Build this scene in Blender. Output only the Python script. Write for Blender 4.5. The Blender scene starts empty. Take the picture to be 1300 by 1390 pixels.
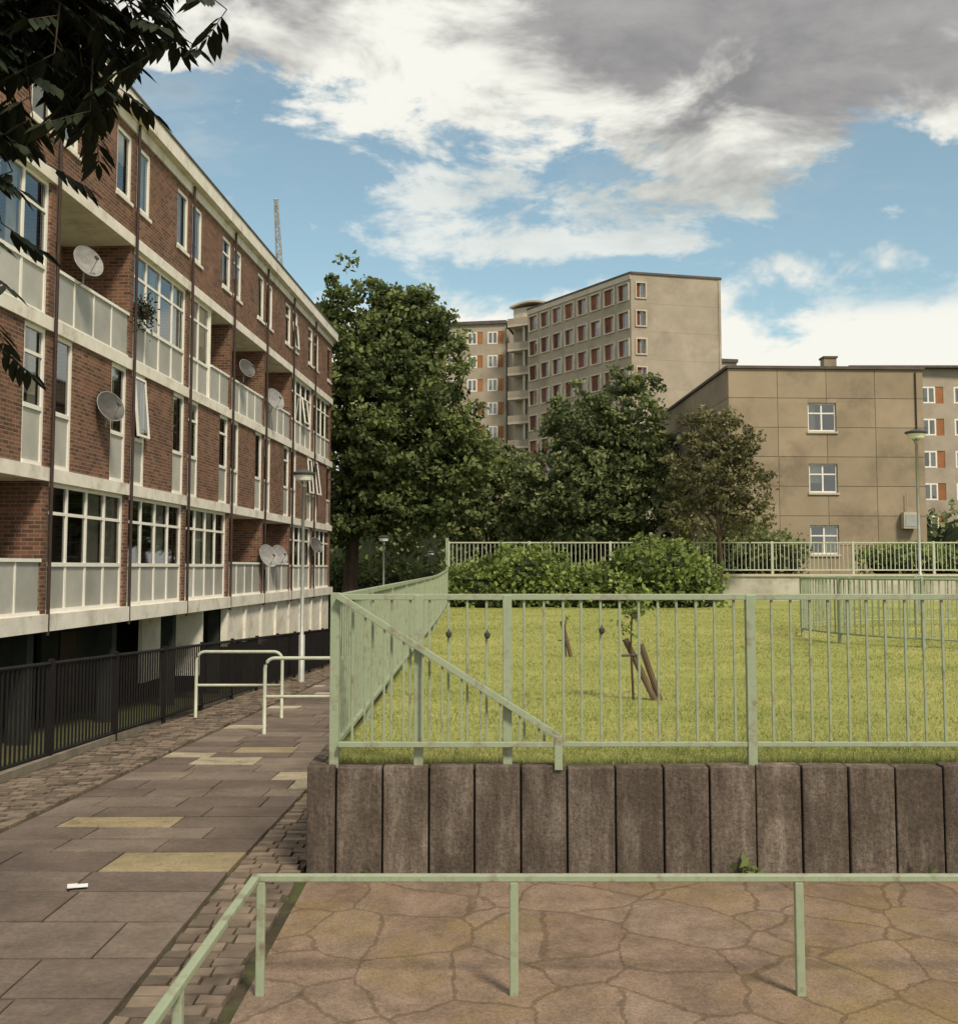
import bpy, math, random
import numpy as np
from mathutils import Vector, Matrix
random.seed(7); rng=np.random.default_rng(7)
D=bpy.data; scene=bpy.context.scene; COL=scene.collection

# ------------------------------------------------------------ materials
def newmat(name):
    m=D.materials.new(name); m.use_nodes=True; nt=m.node_tree
    return m,nt,nt.nodes['Principled BSDF']
def setspec(b,v): b.inputs['Specular IOR Level'].default_value=v
def noise(nt,scale,detail=5,rough=.6,vec=None,dist=0):
    n=nt.nodes.new('ShaderNodeTexNoise'); n.inputs['Scale'].default_value=scale; n.inputs['Detail'].default_value=min(detail,6)
    n.inputs['Roughness'].default_value=rough; n.inputs['Distortion'].default_value=dist
    if vec is not None: nt.links.new(vec,n.inputs['Vector'])
    return n
def ramp(nt,fac,stops):
    r=nt.nodes.new('ShaderNodeValToRGB'); cr=r.color_ramp
    while len(cr.elements)<len(stops): cr.elements.new(.5)
    for e,(p,c) in zip(cr.elements,stops):
        e.position=p; e.color=(c[0],c[1],c[2],1) if hasattr(c,'__len__') else (c,c,c,1)
    nt.links.new(fac,r.inputs[0]); return r
def mixc(nt,fac,a,b,mode='MIX'):
    m=nt.nodes.new('ShaderNodeMix'); m.data_type='RGBA'; m.blend_type=mode
    for s,v in ((0,fac),(6,a),(7,b)):
        if isinstance(v,bpy.types.NodeSocket): nt.links.new(v,m.inputs[s])
        elif s==0: m.inputs[0].default_value=v
        else: m.inputs[s].default_value=(v[0],v[1],v[2],1)
    return m.outputs[2]
def objvec(nt,scale=(1,1,1)):
    t=nt.nodes.new('ShaderNodeTexCoord'); mp=nt.nodes.new('ShaderNodeMapping'); mp.inputs['Scale'].default_value=scale
    nt.links.new(t.outputs['Object'],mp.inputs[0]); return mp.outputs[0]
def bump(nt,b,h,strength=.3,dist=.02):
    n=nt.nodes.new('ShaderNodeBump'); n.inputs['Strength'].default_value=strength; n.inputs['Distance'].default_value=dist
    nt.links.new(h,n.inputs['Height']); nt.links.new(n.outputs[0],b.inputs['Normal'])
def simple(name,c1,c2=None,rough=.7,scale=3,bscale=60,bst=.2,bd=.004,vs=(1,1,1),spec=.3,island=0,c3=None,s3=.6,metal=0):
    m,nt,b=newmat(name); v=objvec(nt,vs)
    c2=c2 or tuple(x*.8 for x in c1)
    n=noise(nt,scale,5,.62,v); r=ramp(nt,n.outputs[0],[(.32,c2),(.68,c1)])
    out=r.outputs[0]
    if c3:
        n3=noise(nt,s3,5,.7,v); r3=ramp(nt,n3.outputs[0],[(.5,0),(.7,1)]); out=mixc(nt,r3.outputs[0],out,c3)
    if island:
        g=nt.nodes.new('ShaderNodeNewGeometry'); r2=ramp(nt,g.outputs['Random Per Island'],[(0,1-island),(1,1+island*.6)])
        out=mixc(nt,1.0,out,r2.outputs[0],'MULTIPLY')
    nt.links.new(out,b.inputs['Base Color']); b.inputs['Roughness'].default_value=rough; setspec(b,spec); b.inputs['Metallic'].default_value=metal
    if bst>.12: 
        nb=noise(nt,bscale,3,.6,v); bump(nt,b,nb.outputs[0],bst,bd)
    return m

WHITE=simple('white_paint',(.82,.78,.68),(.68,.64,.55),.6,2.2,30,.1,c3=(.48,.43,.35),s3=1.4)
WFRAME=simple('white_window_frame',(.84,.81,.73),(.76,.73,.65),.45,4,30,.05)
PANEL=simple('grey_spandrel_panel',(.45,.44,.39),(.34,.34,.30),.4,1.2,30,.03,island=.2)
GREEN=simple('pale_green_paint',(.35,.40,.275),(.27,.325,.21),.5,9,80,.15,.001,spec=.4,c3=(.19,.165,.11),s3=9)
CREAM=simple('cream_green_paint',(.52,.54,.42),(.40,.42,.32),.5,9,80,.1,.001,spec=.5)
BLACK=simple('black_paint',(.010,.010,.011),(.018,.014,.013),.6,8,80,.1,.001,spec=.15)
PIPE=simple('brown_pipe',(.06,.035,.028),(.035,.022,.018),.6,3,bst=0)
DARK=simple('dark_interior',(.06,.05,.042),(.035,.03,.026),.9,2,bst=0)
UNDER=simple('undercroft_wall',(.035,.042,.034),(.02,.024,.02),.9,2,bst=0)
CONC=simple('tower_concrete',(.43,.365,.28),(.34,.29,.22),.9,.5,12,.15,.01,c3=(.28,.235,.18),s3=.22)
CONCL=simple('tower_concrete_light',(.57,.51,.40),(.46,.41,.32),.85,.8,12,.1,.01)
BEIGE=simple('beige_panel',(.365,.292,.20),(.30,.238,.162),.9,.8,40,.3,.01,island=.10,c3=(.23,.18,.122),s3=.45)
BEIGED=simple('panel_joint',(.21,.17,.125),(.15,.12,.09),.95,2,bst=0)
TRIMD=simple('dark_coping',(.13,.11,.09),(.08,.07,.06),.8,2,bst=0)
REDP=simple('red_infill',(.26,.085,.045),(.13,.05,.035),.8,1,island=.4,bst=0)
ORANGEP=simple('orange_brick_infill',(.38,.17,.07),(.27,.12,.05),.85,1,island=.2,bst=0)
DISHM=simple('dish_grey',(.30,.30,.29),(.20,.19,.18),.5,8,bst=0)
DISHD=simple('dish_dark',(.10,.095,.09),(.07,.065,.06),.5,8,bst=0)
STEEL=simple('galvanised_steel',(.42,.43,.40),(.32,.33,.30),.45,6,60,.05,metal=.2)
LAMPW=simple('lamp_diffuser',(.85,.85,.78),(.8,.8,.73),.3,4,bst=0)
LAMPD=simple('lamp_cap',(.06,.06,.06),(.05,.05,.05),.4,4,bst=0)
BARK=simple('bark',(.10,.07,.048),(.045,.033,.024),.95,6,25,.8,.02,vs=(1,1,.25))
STAKE=simple('timber_stake',(.16,.11,.07),(.09,.06,.04),.85,12,40,.4,.004,vs=(1,1,.2))
CURT=simple('curtain',(.70,.67,.58),(.50,.47,.41),.9,3,island=.45,bst=0)
RETW=simple('pale_render',(.55,.52,.45),(.42,.39,.33),.9,1.5,30,.2,c3=(.25,.24,.2),s3=1.0)
PAPER=simple('paper',(.8,.8,.78),(.7,.7,.7),.8,bst=0)

def brick_mat():
    m,nt,b=newmat('brown_brick')
    t=nt.nodes.new('ShaderNodeTexCoord'); s=nt.nodes.new('ShaderNodeSeparateXYZ'); nt.links.new(t.outputs['Object'],s.inputs[0])
    a=nt.nodes.new('ShaderNodeMath'); a.operation='ADD'; nt.links.new(s.outputs[0],a.inputs[0]); nt.links.new(s.outputs[1],a.inputs[1])
    c=nt.nodes.new('ShaderNodeCombineXYZ'); nt.links.new(a.outputs[0],c.inputs[0]); nt.links.new(s.outputs[2],c.inputs[1])
    br=nt.nodes.new('ShaderNodeTexBrick'); nt.links.new(c.outputs[0],br.inputs['Vector'])
    br.inputs['Scale'].default_value=1; br.inputs['Brick Width'].default_value=.225; br.inputs['Row Height'].default_value=.075
    br.inputs['Mortar Size'].default_value=.007; br.inputs['Mortar Smooth'].default_value=.2; br.inputs['Bias'].default_value=-.1
    br.inputs['Color1'].default_value=(.215,.105,.065,1); br.inputs['Color2'].default_value=(.085,.045,.034,1); br.inputs['Mortar'].default_value=(.27,.215,.16,1)
    n=noise(nt,.9,5,.7,t.outputs['Object']); r=ramp(nt,n.outputs[0],[(.3,.70),(.7,1.2)])
    o=mixc(nt,1.0,br.outputs[0],r.outputs[0],'MULTIPLY'); nt.links.new(o,b.inputs['Base Color']); b.inputs['Roughness'].default_value=.9; setspec(b,.2)
    iv=nt.nodes.new('ShaderNodeMath'); iv.operation='SUBTRACT'; iv.inputs[0].default_value=1; nt.links.new(br.outputs['Fac'],iv.inputs[1]); bump(nt,b,iv.outputs[0],.4,.006)
    return m
BRICK=brick_mat()
def glass_mat():
    m,nt,b=newmat('window_glass'); nt.nodes.remove(b)
    tr=nt.nodes.new('ShaderNodeBsdfTransparent'); tr.inputs[0].default_value=(.74,.76,.72,1)
    gl=nt.nodes.new('ShaderNodeBsdfGlossy'); gl.inputs['Roughness'].default_value=.03; gl.inputs[0].default_value=(.9,.93,.93,1)
    n=noise(nt,1.2,2); bp=nt.nodes.new('ShaderNodeBump'); bp.inputs['Strength'].default_value=.05; bp.inputs['Distance'].default_value=.02
    nt.links.new(n.outputs[0],bp.inputs['Height']); nt.links.new(bp.outputs[0],gl.inputs['Normal'])
    lw=nt.nodes.new('ShaderNodeLayerWeight'); lw.inputs[0].default_value=.35
    mp=nt.nodes.new('ShaderNodeMapRange'); mp.inputs[3].default_value=.14; mp.inputs[4].default_value=.9; nt.links.new(lw.outputs['Fresnel'],mp.inputs[0])
    mx=nt.nodes.new('ShaderNodeMixShader'); nt.links.new(mp.outputs[0],mx.inputs[0]); nt.links.new(tr.outputs[0],mx.inputs[1]); nt.links.new(gl.outputs[0],mx.inputs[2])
    nt.links.new(mx.outputs[0],nt.nodes['Material Output'].inputs[0]); return m
GLASS=glass_mat()
def leaf_mat(name,dark,light,trans=.25):
    m,nt,b=newmat(name)
    a=nt.nodes.new('ShaderNodeAttribute'); a.attribute_name='tone'
    g=nt.nodes.new('ShaderNodeNewGeometry')
    ad=nt.nodes.new('ShaderNodeMath'); ad.operation='MULTIPLY_ADD'; ad.inputs[1].default_value=.35; nt.links.new(g.outputs['Random Per Island'],ad.inputs[0]); nt.links.new(a.outputs['Fac'],ad.inputs[2])
    r=ramp(nt,ad.outputs[0],[(.12,dark),(1.0,light)])
    nt.links.new(r.outputs[0],b.inputs['Base Color']); b.inputs['Roughness'].default_value=.65; setspec(b,.2)
    if trans:
        t=nt.nodes.new('ShaderNodeBsdfTranslucent'); nt.links.new(r.outputs[0],t.inputs[0])
        mx=nt.nodes.new('ShaderNodeMixShader'); mx.inputs[0].default_value=trans
        nt.links.new(b.outputs[0],mx.inputs[1]); nt.links.new(t.outputs[0],mx.inputs[2]); nt.links.new(mx.outputs[0],nt.nodes['Material Output'].inputs[0])
    return m
LEAF=leaf_mat('foliage_green',(.045,.068,.024),(.215,.255,.085))
LEAF2=leaf_mat('foliage_light',(.065,.09,.035),(.26,.295,.12))
LEAFP=leaf_mat('foliage_purple_green',(.075,.072,.035),(.24,.235,.11))
LEAFN=leaf_mat('foliage_dark_near',(.010,.016,.009),(.035,.045,.022),0)  # overhanging leaves: backlit shade is put into this near-black colour
IVY=leaf_mat('ivy_leaf',(.06,.10,.024),(.29,.36,.10))
BLADE=leaf_mat('grass_blade',(.20,.235,.07),(.45,.45,.18),.35)

# ------------------------------------------------------------ mesh helpers
def np_mesh(name,V,F,mat,tone=None,parent=None,smooth=False):
    V=np.asarray(V,dtype=np.float32); F=np.asarray(F,dtype=np.int32); k=F.shape[1]
    me=D.meshes.new(name); me.vertices.add(len(V)); me.vertices.foreach_set('co',V.ravel())
    me.loops.add(F.size); me.loops.foreach_set('vertex_index',F.ravel()); me.polygons.add(len(F))
    me.polygons.foreach_set('loop_start',np.arange(len(F),dtype=np.int32)*k)
    me.update(calc_edges=True)
    if tone is not None:
        at=me.attributes.new('tone','FLOAT','POINT'); at.data.foreach_set('value',np.asarray(tone,dtype=np.float32))
    if smooth: me.polygons.foreach_set('use_smooth',np.ones(len(F),dtype=bool))
    me.materials.append(mat); ob=D.objects.new(name,me); COL.objects.link(ob)
    if parent: ob.parent=parent
    return ob
def empty(name,loc=(0,0,0),rz=0):
    e=D.objects.new(name,None); e.location=loc; e.rotation_euler=(0,0,rz); COL.objects.link(e); e.empty_display_size=.3; return e
class B:
    def __init__(s,name,loc=(0,0,0),rz=0): s.e=empty(name,loc,rz); s.p={}; s.M=Matrix.Identity(4)
    def _g(s,part,mat): return s.p.setdefault(part,[[],[],mat])
    def box(s,part,mat,x0,x1,y0,y1,z0,z1,M=None):
        g=s._g(part,mat); n=len(g[0]); T=s.M@M if M is not None else s.M
        for x in (x0,x1):
            for y in (y0,y1):
                for z in (z0,z1): g[0].append(tuple(T@Vector((x,y,z))))
        g[1]+= [(n,n+1,n+3,n+2),(n+4,n+6,n+7,n+5),(n,n+4,n+5,n+1),(n+2,n+3,n+7,n+6),(n,n+2,n+6,n+4),(n+1,n+5,n+7,n+3)]
    def face(s,part,mat,pts):
        g=s._g(part,mat); n=len(g[0]); g[0]+=[tuple(s.M@Vector(p)) for p in pts]; g[1].append(tuple(range(n,n+len(pts))))
    def tube(s,part,mat,pts,rad,n=8,caps=True):
        g=s._g(part,mat); pts=[s.M@Vector(p) for p in pts]; 
        if not hasattr(rad,'__len__'): rad=[rad]*len(pts)
        base=len(g[0])
        for i,p in enumerate(pts):
            d=(pts[min(i+1,len(pts)-1)]-pts[max(i-1,0)]).normalized()
            u=d.cross(Vector((0,0,1)) if abs(d.z)<.9 else Vector((1,0,0))).normalized(); v=d.cross(u)
            for j in range(n):
                a=2*math.pi*j/n; g[0].append(tuple(p+(u*math.cos(a)+v*math.sin(a))*rad[i]))
        for i in range(len(pts)-1):
            for j in range(n):
                a=base+i*n+j; b_=base+i*n+(j+1)%n; g[1].append((a,b_,b_+n,a+n))
        if caps:
            g[1].append(tuple(base+j for j in range(n))); g[1].append(tuple(base+(len(pts)-1)*n+j for j in reversed(range(n))))
    def build(s,bevel=0,smooth=()):
        for k,(v,f,m) in s.p.items():
            me=D.meshes.new(k); me.from_pydata(v,[],f); me.materials.append(m)
            ob=D.objects.new(k,me); COL.objects.link(ob); ob.parent=s.e
            if k in smooth:
                for p in me.polygons: p.use_smooth=True
            if bevel:
                bm=ob.modifiers.new('bevel','BEVEL'); bm.width=bevel; bm.segments=2; bm.limit_method='ANGLE'
        return s.e
def frameM(P,Q):
    a=Vector((Q[0]-P[0],Q[1]-P[1],0)); L=a.length; a.normalize(); nrm=Vector((a.y,-a.x,0))
    M=Matrix(((nrm.x,a.x,0,P[0]),(nrm.y,a.y,0,P[1]),(0,0,1,0),(0,0,0,1))); return M,L
def wall(b,part,mat,y0,y1,z0,z1,ops,x0=-.3,x1=0):
    ys=sorted({y0,y1,*[o[0] for o in ops],*[o[1] for o in ops]}); zs=sorted({z0,z1,*[o[2] for o in ops],*[o[3] for o in ops]})
    for i in range(len(ys)-1):
        for j in range(len(zs)-1):
            cy=(ys[i]+ys[i+1])/2; cz=(zs[j]+zs[j+1])/2
            if any(o[0]<cy<o[1] and o[2]<cz<o[3] for o in ops): continue
            b.box(part,mat,x0,x1,ys[i],ys[i+1],zs[j],zs[j+1])
def window(b,y0,y1,z0,z1,xf,cols=1,spandrel=None,transom=None,fw=.055,openp=0,curt=.75,fmat=None,pmat=None):
    fmat=fmat or WFRAME; pmat=pmat or PANEL
    xa,xb=xf-.11,xf-.035
    b.box('window_frame',fmat,xa,xb,y0,y0+fw,z0,z1); b.box('window_frame',fmat,xa,xb,y1-fw,y1,z0,z1)
    b.box('window_frame',fmat,xa,xb,y0+fw,y1-fw,z1-fw,z1); b.box('window_frame',fmat,xa,xb+.02,y0+fw,y1-fw,z0,z0+fw)
    zb=z0+fw
    if spandrel:
        b.box('window_frame',fmat,xa,xb+.01,y0+fw,y1-fw,spandrel-fw/2,spandrel+fw/2)
        zb=spandrel+fw/2
    w=(y1-y0-fw)/cols
    for c in range(cols):
        ya=y0+fw+c*w; yb=ya+w-fw
        if c<cols-1: b.box('window_frame',fmat,xa,xb-.006,yb,yb+fw,z0+fw,z1-fw)
        if spandrel: b.box('spandrel_panel',pmat,xf-.085,xf-.06,ya,yb,z0+fw,spandrel-fw/2)
        zt=z1-fw
        if transom:
            b.box('window_frame',fmat,xa,xb-.01,ya,yb,transom-.03,transom+.03)
            b.face('window_glass',GLASS,[(xf-.07,ya,transom+.03),(xf-.07,yb,transom+.03),(xf-.07,yb,zt),(xf-.07,ya,zt)])
            zt=transom-.03
        if random.random()<openp:
            a=math.radians(random.uniform(4,9)); M=Matrix.Translation((xb+.01,0,zt))@Matrix.Rotation(-a,4,'Y'); h=zt-zb
            for bx in ((ya,ya+.05,-h,0),(yb-.05,yb,-h,0),(ya+.05,yb-.05,-h,-h+.05),(ya+.05,yb-.05,-.05,0)):
                b.box('open_sash',fmat,0,.045,bx[0],bx[1],bx[2],bx[3],M)
            b.face('window_glass',GLASS,[tuple(M@Vector(q)) for q in ((.02,ya,-h),(.02,yb,-h),(.02,yb,0),(.02,ya,0))])
        else:
            b.face('window_glass',GLASS,[(xf-.07,ya,zb),(xf-.07,yb,zb),(xf-.07,yb,zt),(xf-.07,ya,zt)])
        if random.random()<curt:
            f=random.choice((1,1,.6,.45)); side=random.random()<.5; zlo=zb if random.random()<.7 else zb+(zt-zb)*random.uniform(.3,.6)
            wa=(yb-ya)*f; s0=ya if side else yb-wa; g=b._g('curtain',CURT); n=len(g[0]); K=9
            for k in range(K):
                yy=s0+wa*k/(K-1); xx=xf-.17+.02*(-1)**k
                g[0]+= [tuple(b.M@Vector((xx,yy,zlo))),tuple(b.M@Vector((xx,yy,z1-.02)))]
            for k in range(K-1): g[1].append((n+2*k,n+2*k+2,n+2*k+3,n+2*k+1))

# ------------------------------------------------------------ terrain
def sm(t): t=max(0,min(1,t)); return t*t*(3-2*t)
def H(x,y):
    z=0 if y<6.3 else -.035*(min(y,52)-6.3)
    if y>6.3: z+= -.95*sm((-4.25-x)/2.2)*sm((y-6.3)/10)*(1-sm((y-52)/20))
    return z
xs=[-900,-400,-200,-100,-60,-40,-30,-22,-16,-12,-10,-9,-8,-7.5,-7,-6.5,-6,-5.5,-5,-4.6,-4.3,-4,-3,-2,-1,0,3,8,15,25,40,60,100,200,400,900]
ys=[-300,-100,-40,-15,-5,0,3,6.3]+[6.3+i*1.5 for i in range(1,31)]+[54,58,62,68,75,90,120,170,250,400,700,1500]
V=[(x,y,H(x,y)-.012) for y in ys for x in xs]; nx=len(xs)
F=[(j*nx+i,j*nx+i+1,(j+1)*nx+i+1,(j+1)*nx+i) for j in range(len(ys)-1) for i in range(nx-1)]
GROUND=simple('rough_ground_grass',(.10,.115,.035),(.055,.065,.025),.95,2,50,.6,.03,c3=(.10,.075,.045),s3=.5)
np_mesh('ground',V,F,GROUND)

def drape(parts,x0,x1,y0,y1,dz,th,jit=0):
    t=[random.uniform(-jit,jit) for _ in range(4)]
    n=len(parts[0])
    for (x,y,q) in ((x0,y0,0),(x1,y0,1),(x1,y1,2),(x0,y1,3)):
        parts[0].append((x,y,H(x,y)+dz-th)); 
    for (x,y,q) in ((x0,y0,0),(x1,y0,1),(x1,y1,2),(x0,y1,3)):
        parts[0].append((x,y,H(x,y)+dz+t[q]))
    parts[1]+= [(n+4,n+5,n+6,n+7),(n,n+1,n+5,n+4),(n+1,n+2,n+6,n+5),(n+2,n+3,n+7,n+6),(n+3,n,n+4,n+7)]
def mk(name,parts,mat,parent=None,bevel=0):
    me=D.meshes.new(name); me.from_pydata(parts[0],[],parts[1]); me.materials.append(mat); ob=D.objects.new(name,me); COL.objects.link(ob)
    if parent: ob.parent=parent
    return ob
# path
def slabmat():
    m,nt,b=newmat('paving_slab'); g=nt.nodes.new('ShaderNodeNewGeometry')
    r=ramp(nt,g.outputs['Random Per Island'],[(0,(.145,.112,.092)),(.2,(.185,.145,.118)),(.42,(.160,.124,.102)),(.6,(.22,.175,.14)),(.74,(.19,.15,.12)),(.80,(.40,.345,.245)),(.90,(.31,.25,.15)),(.95,(.46,.41,.31))]); r.color_ramp.interpolation='CONSTANT'
    v=objvec(nt); n=noise(nt,1.8,6,.75,v); r2=ramp(nt,n.outputs[0],[(.3,.62),(.7,1.2)]); n3=noise(nt,45,4,.8,v); r3=ramp(nt,n3.outputs[0],[(.3,.72),(.7,1.25)])
    o=mixc(nt,1.0,r.outputs[0],r2.outputs[0],'MULTIPLY'); o=mixc(nt,1.0,o,r3.outputs[0],'MULTIPLY')
    n6=noise(nt,5,6,.75,v); r6=ramp(nt,n6.outputs[0],[(.54,0),(.66,.6)]); o=mixc(nt,r6.outputs[0],o,(.12,.092,.055))
    nt.links.new(o,b.inputs['Base Color']); b.inputs['Roughness'].default_value=.85; setspec(b,.2); bump(nt,b,n3.outputs[0],.35,.004); return m
SLAB=slabmat()
pe=empty('footpath')
parts=[[],[]]; y=1.2
while y<56:
    d=random.choice((.38,.45,.5)); x=-3.02; off=random.uniform(.2,.6)
    while x<-1.36:
        w=off if off else random.choice((.45,.6,.6,.75)); off=None
        x1=min(x+w,-1.35); 
        if -1.35-x1<.15: x1=-1.35
        drape(parts,x+.006,x1-.006,y+.006,y+d-.006,.012,.05,.003); x=x1
    y+=d
mk('paving_slabs',parts,SLAB,pe)
COB=simple('cobble_setts',(.22,.17,.125),(.13,.10,.075),.85,6,50,.5,.006,island=.45)
parts=[[],[]]; y=1.2
while y<30:
    d=.1+.008*random.random()+(.0 if y<16 else .1)
    for (xa,xb) in ((-1.33,-.95),(-3.85,-3.06)):
        x=xa-random.uniform(0,.05)
        while x<xb:
            w=random.uniform(.1,.17); x1=min(x+w,xb)
            if x1-max(x,xa)>.03: drape(parts,max(x,xa)+.006,x1-.006,y+.006,y+d-.006,.016+random.uniform(-.008,.008),.05,.005)
            x+=w
    y+=d
mk('cobble_setts',parts,COB,pe)
parts=[[],[]]; y=1.0
while y<60: drape(parts,-3.93,-.9,y,y+1.5,-.006,.05); y+=1.5
mk('path_bedding',parts,simple('dirt_bedding',(.075,.06,.038),(.04,.034,.02),.95,8,60,.5,.01,c3=(.08,.09,.03),s3=2),pe)
parts=[[],[]]; y=1.2
while y<56: drape(parts,-4.02,-3.94,y+.004,y+.9,.06,.12); y+=.9
mk('path_edging',parts,simple('edging_concrete',(.26,.22,.17),(.17,.145,.11),.9,5),pe)

# crazy paving
def crazy():
    m,nt,b=newmat('crazy_paving'); v=objvec(nt,(1,.8,1))
    nz=noise(nt,3.5,5,.65,v); va=nt.nodes.new('ShaderNodeVectorMath'); va.operation='MULTIPLY_ADD'; va.inputs[1].default_value=(.16,.16,0)
    nt.links.new(nz.outputs['Color'],va.inputs[0]); nt.links.new(v,va.inputs[2])
    vo=nt.nodes.new('ShaderNodeTexVoronoi'); vo.feature='DISTANCE_TO_EDGE'; vo.inputs['Scale'].default_value=2.6; nt.links.new(va.outputs[0],vo.inputs['Vector'])
    vc=nt.nodes.new('ShaderNodeTexVoronoi'); vc.inputs['Scale'].default_value=2.6; nt.links.new(va.outputs[0],vc.inputs['Vector'])
    sp=nt.nodes.new('ShaderNodeSeparateColor'); nt.links.new(vc.outputs['Color'],sp.inputs[0])
    rc=ramp(nt,sp.outputs[0],[(0,(.22,.155,.115)),(.5,(.27,.195,.145)),(1,(.24,.178,.135))])
    n2=noise(nt,4,6,.8,v); r2=ramp(nt,n2.outputs[0],[(.3,.55),(.7,1.3)]); o=mixc(nt,1.0,rc.outputs[0],r2.outputs[0],'MULTIPLY')
    n5=noise(nt,.9,5,.7,v); r5=ramp(nt,n5.outputs[0],[(.48,0),(.64,.65)]); o=mixc(nt,r5.outputs[0],o,(.25,.18,.075))
    n7=noise(nt,9,4,.7,v); wj=nt.nodes.new('ShaderNodeMath'); wj.operation='MULTIPLY_ADD'; wj.inputs[1].default_value=-.03; nt.links.new(n7.outputs[0],wj.inputs[0]); nt.links.new(vo.outputs['Distance'],wj.inputs[2])
    re=ramp(nt,wj.outputs[0],[(.0,.5),(.012,1)]); o=mixc(nt,re.outputs[0],(.095,.066,.04),o)
    n4=noise(nt,90,4,.85,v); r4=ramp(nt,n4.outputs[0],[(.3,.6),(.7,1.35)]); o=mixc(nt,1.0,o,r4.outputs[0],'MULTIPLY')
    nt.links.new(o,b.inputs['Base Color']); b.inputs['Roughness'].default_value=.9; setspec(b,.15)
    ad=nt.nodes.new('ShaderNodeMath'); ad.operation='MULTIPLY_ADD'; ad.inputs[1].default_value=.8; nt.links.new(n4.outputs[0],ad.inputs[0]); nt.links.new(re.outputs[0],ad.inputs[2])
    bump(nt,b,ad.outputs[0],.5,.009); return m
np_mesh('pavement',[(-.9,-3,.004),(14,-3,.004),(14,6.26,.004),(-.9,6.26,.004)],[(0,1,2,3)],crazy())
np_mesh('asphalt_forecourt',[(-12,-14,-.002),(14,-14,-.002),(14,1.2,-.002),(-12,1.2,-.002)],[(0,1,2,3)],simple('asphalt',(.06,.057,.053),(.045,.043,.04),.9,5,120,.6,.006))

# ------------------------------------------------------------ lawn & terraces
LZ=.545
def lawnh(x,y): return LZ+.012*math.sin(x*1.7+y*.6)+.01*math.sin(y*1.1-x*.4)+.12*sm((y-20)/12)
gm,nt,b_=newmat('lawn'); v=objvec(nt); n1=noise(nt,.7,5,.6,v); r1=ramp(nt,n1.outputs[0],[(.3,(.25,.275,.075)),(.55,(.33,.34,.105)),(.75,(.42,.39,.15))])
vs=objvec(nt,(1,6,1)); n2=noise(nt,3,6,.8,vs); r2=ramp(nt,n2.outputs[0],[(.3,.68),(.7,1.25)]); o=mixc(nt,1.0,r1.outputs[0],r2.outputs[0],'MULTIPLY')
n3=noise(nt,70,4,.8,v); r3=ramp(nt,n3.outputs[0],[(.3,.7),(.7,1.3)]); o=mixc(nt,1.0,o,r3.outputs[0],'MULTIPLY'); nt.links.new(o,b_.inputs['Base Color']); b_.inputs['Roughness'].default_value=.95; setspec(b_,.1)
bump(nt,b_,n3.outputs[0],.5,.02)
lx=np.linspace(-.86,40,90); ly=np.linspace(6.4,34,70)
V=[(x,y,lawnh(x,y)) for y in ly for x in lx]; nx=len(lx)
F=[(j*nx+i,j*nx+i+1,(j+1)*nx+i+1,(j+1)*nx+i) for j in range(len(ly)-1) for i in range(nx-1)]
lawn=np_mesh('lawn',V,F,gm,smooth=True)
N=90000
yy=6.42+ (rng.random(N)**1.9)*22; xx=-.82+rng.random(N)*(.5*yy+1.6)
zz=np.array([lawnh(a,b__) for a,b__ in zip(xx,yy)])
hh=(.014+.022*rng.random(N))*(1+.7*(rng.random(N)>.97)); ww=.0028*(.6+yy/9)
edge=yy<6.55; hh[edge]*=2.0
ang=rng.random(N)*6.283; lean=rng.normal(0,.02,(N,2))
Vb=np.zeros((N,3,3)); Vb[:,0]=np.stack([xx-np.cos(ang)*ww,yy-np.sin(ang)*ww,zz-.005],1); Vb[:,1]=np.stack([xx+np.cos(ang)*ww,yy+np.sin(ang)*ww,zz-.005],1)
Vb[:,2]=np.stack([xx+lean[:,0],yy+lean[:,1],zz+hh],1)
patch=.5+.22*np.sin(xx*.8+yy*.5)+.3*np.sin(yy*4.2+.35*xx)
np_mesh('grass_blades',Vb.reshape(-1,3),np.arange(N*3).reshape(-1,3),BLADE,tone=np.repeat(np.clip(patch*.6+rng.random(N)*.4-.05,0,1),3),parent=lawn)

# retaining wall of concrete planks
wallm,nt,b_=newmat('stained_concrete'); v=objvec(nt,(1,1,.16)); n1=noise(nt,9,6,.8,v); r1=ramp(nt,n1.outputs[0],[(.30,(.070,.054,.043)),(.5,(.145,.115,.092)),(.72,(.30,.25,.205))])
g=nt.nodes.new('ShaderNodeNewGeometry'); r2=ramp(nt,g.outputs['Random Per Island'],[(0,.68),(1,1.3)]); o=mixc(nt,1.0,r1.outputs[0],r2.outputs[0],'MULTIPLY')
v2=objvec(nt); n3=noise(nt,2.5,6,.75,v2); r3=ramp(nt,n3.outputs[0],[(.45,0),(.7,.7)]); o=mixc(nt,r3.outputs[0],o,(.062,.05,.038))
n5=noise(nt,60,4,.8,v2); r5=ramp(nt,n5.outputs[0],[(.35,.65),(.65,1.3)]); o=mixc(nt,1.0,o,r5.outputs[0],'MULTIPLY')
nt.links.new(o,b_.inputs['Base Color']); b_.inputs['Roughness'].default_value=.95; setspec(b_,.15)
n4=noise(nt,30,5,.85,v2); bump(nt,b_,n4.outputs[0],.8,.012)
rw=B('retaining_wall'); x=-.93
while x<13:
    w=random.choice((.245,.25,.25,.26,.16 if x<.8 else .25)); j=random.uniform(-.01,.014); tl=random.uniform(-.004,.004)
    rw.box('concrete_planks',wallm,x+.005,x+w-.005,6.28+j,6.40,-.1,.575+random.uniform(-.008,.008),Matrix.Rotation(tl*.3,4,'Y')); x+=w
y=6.42
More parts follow.
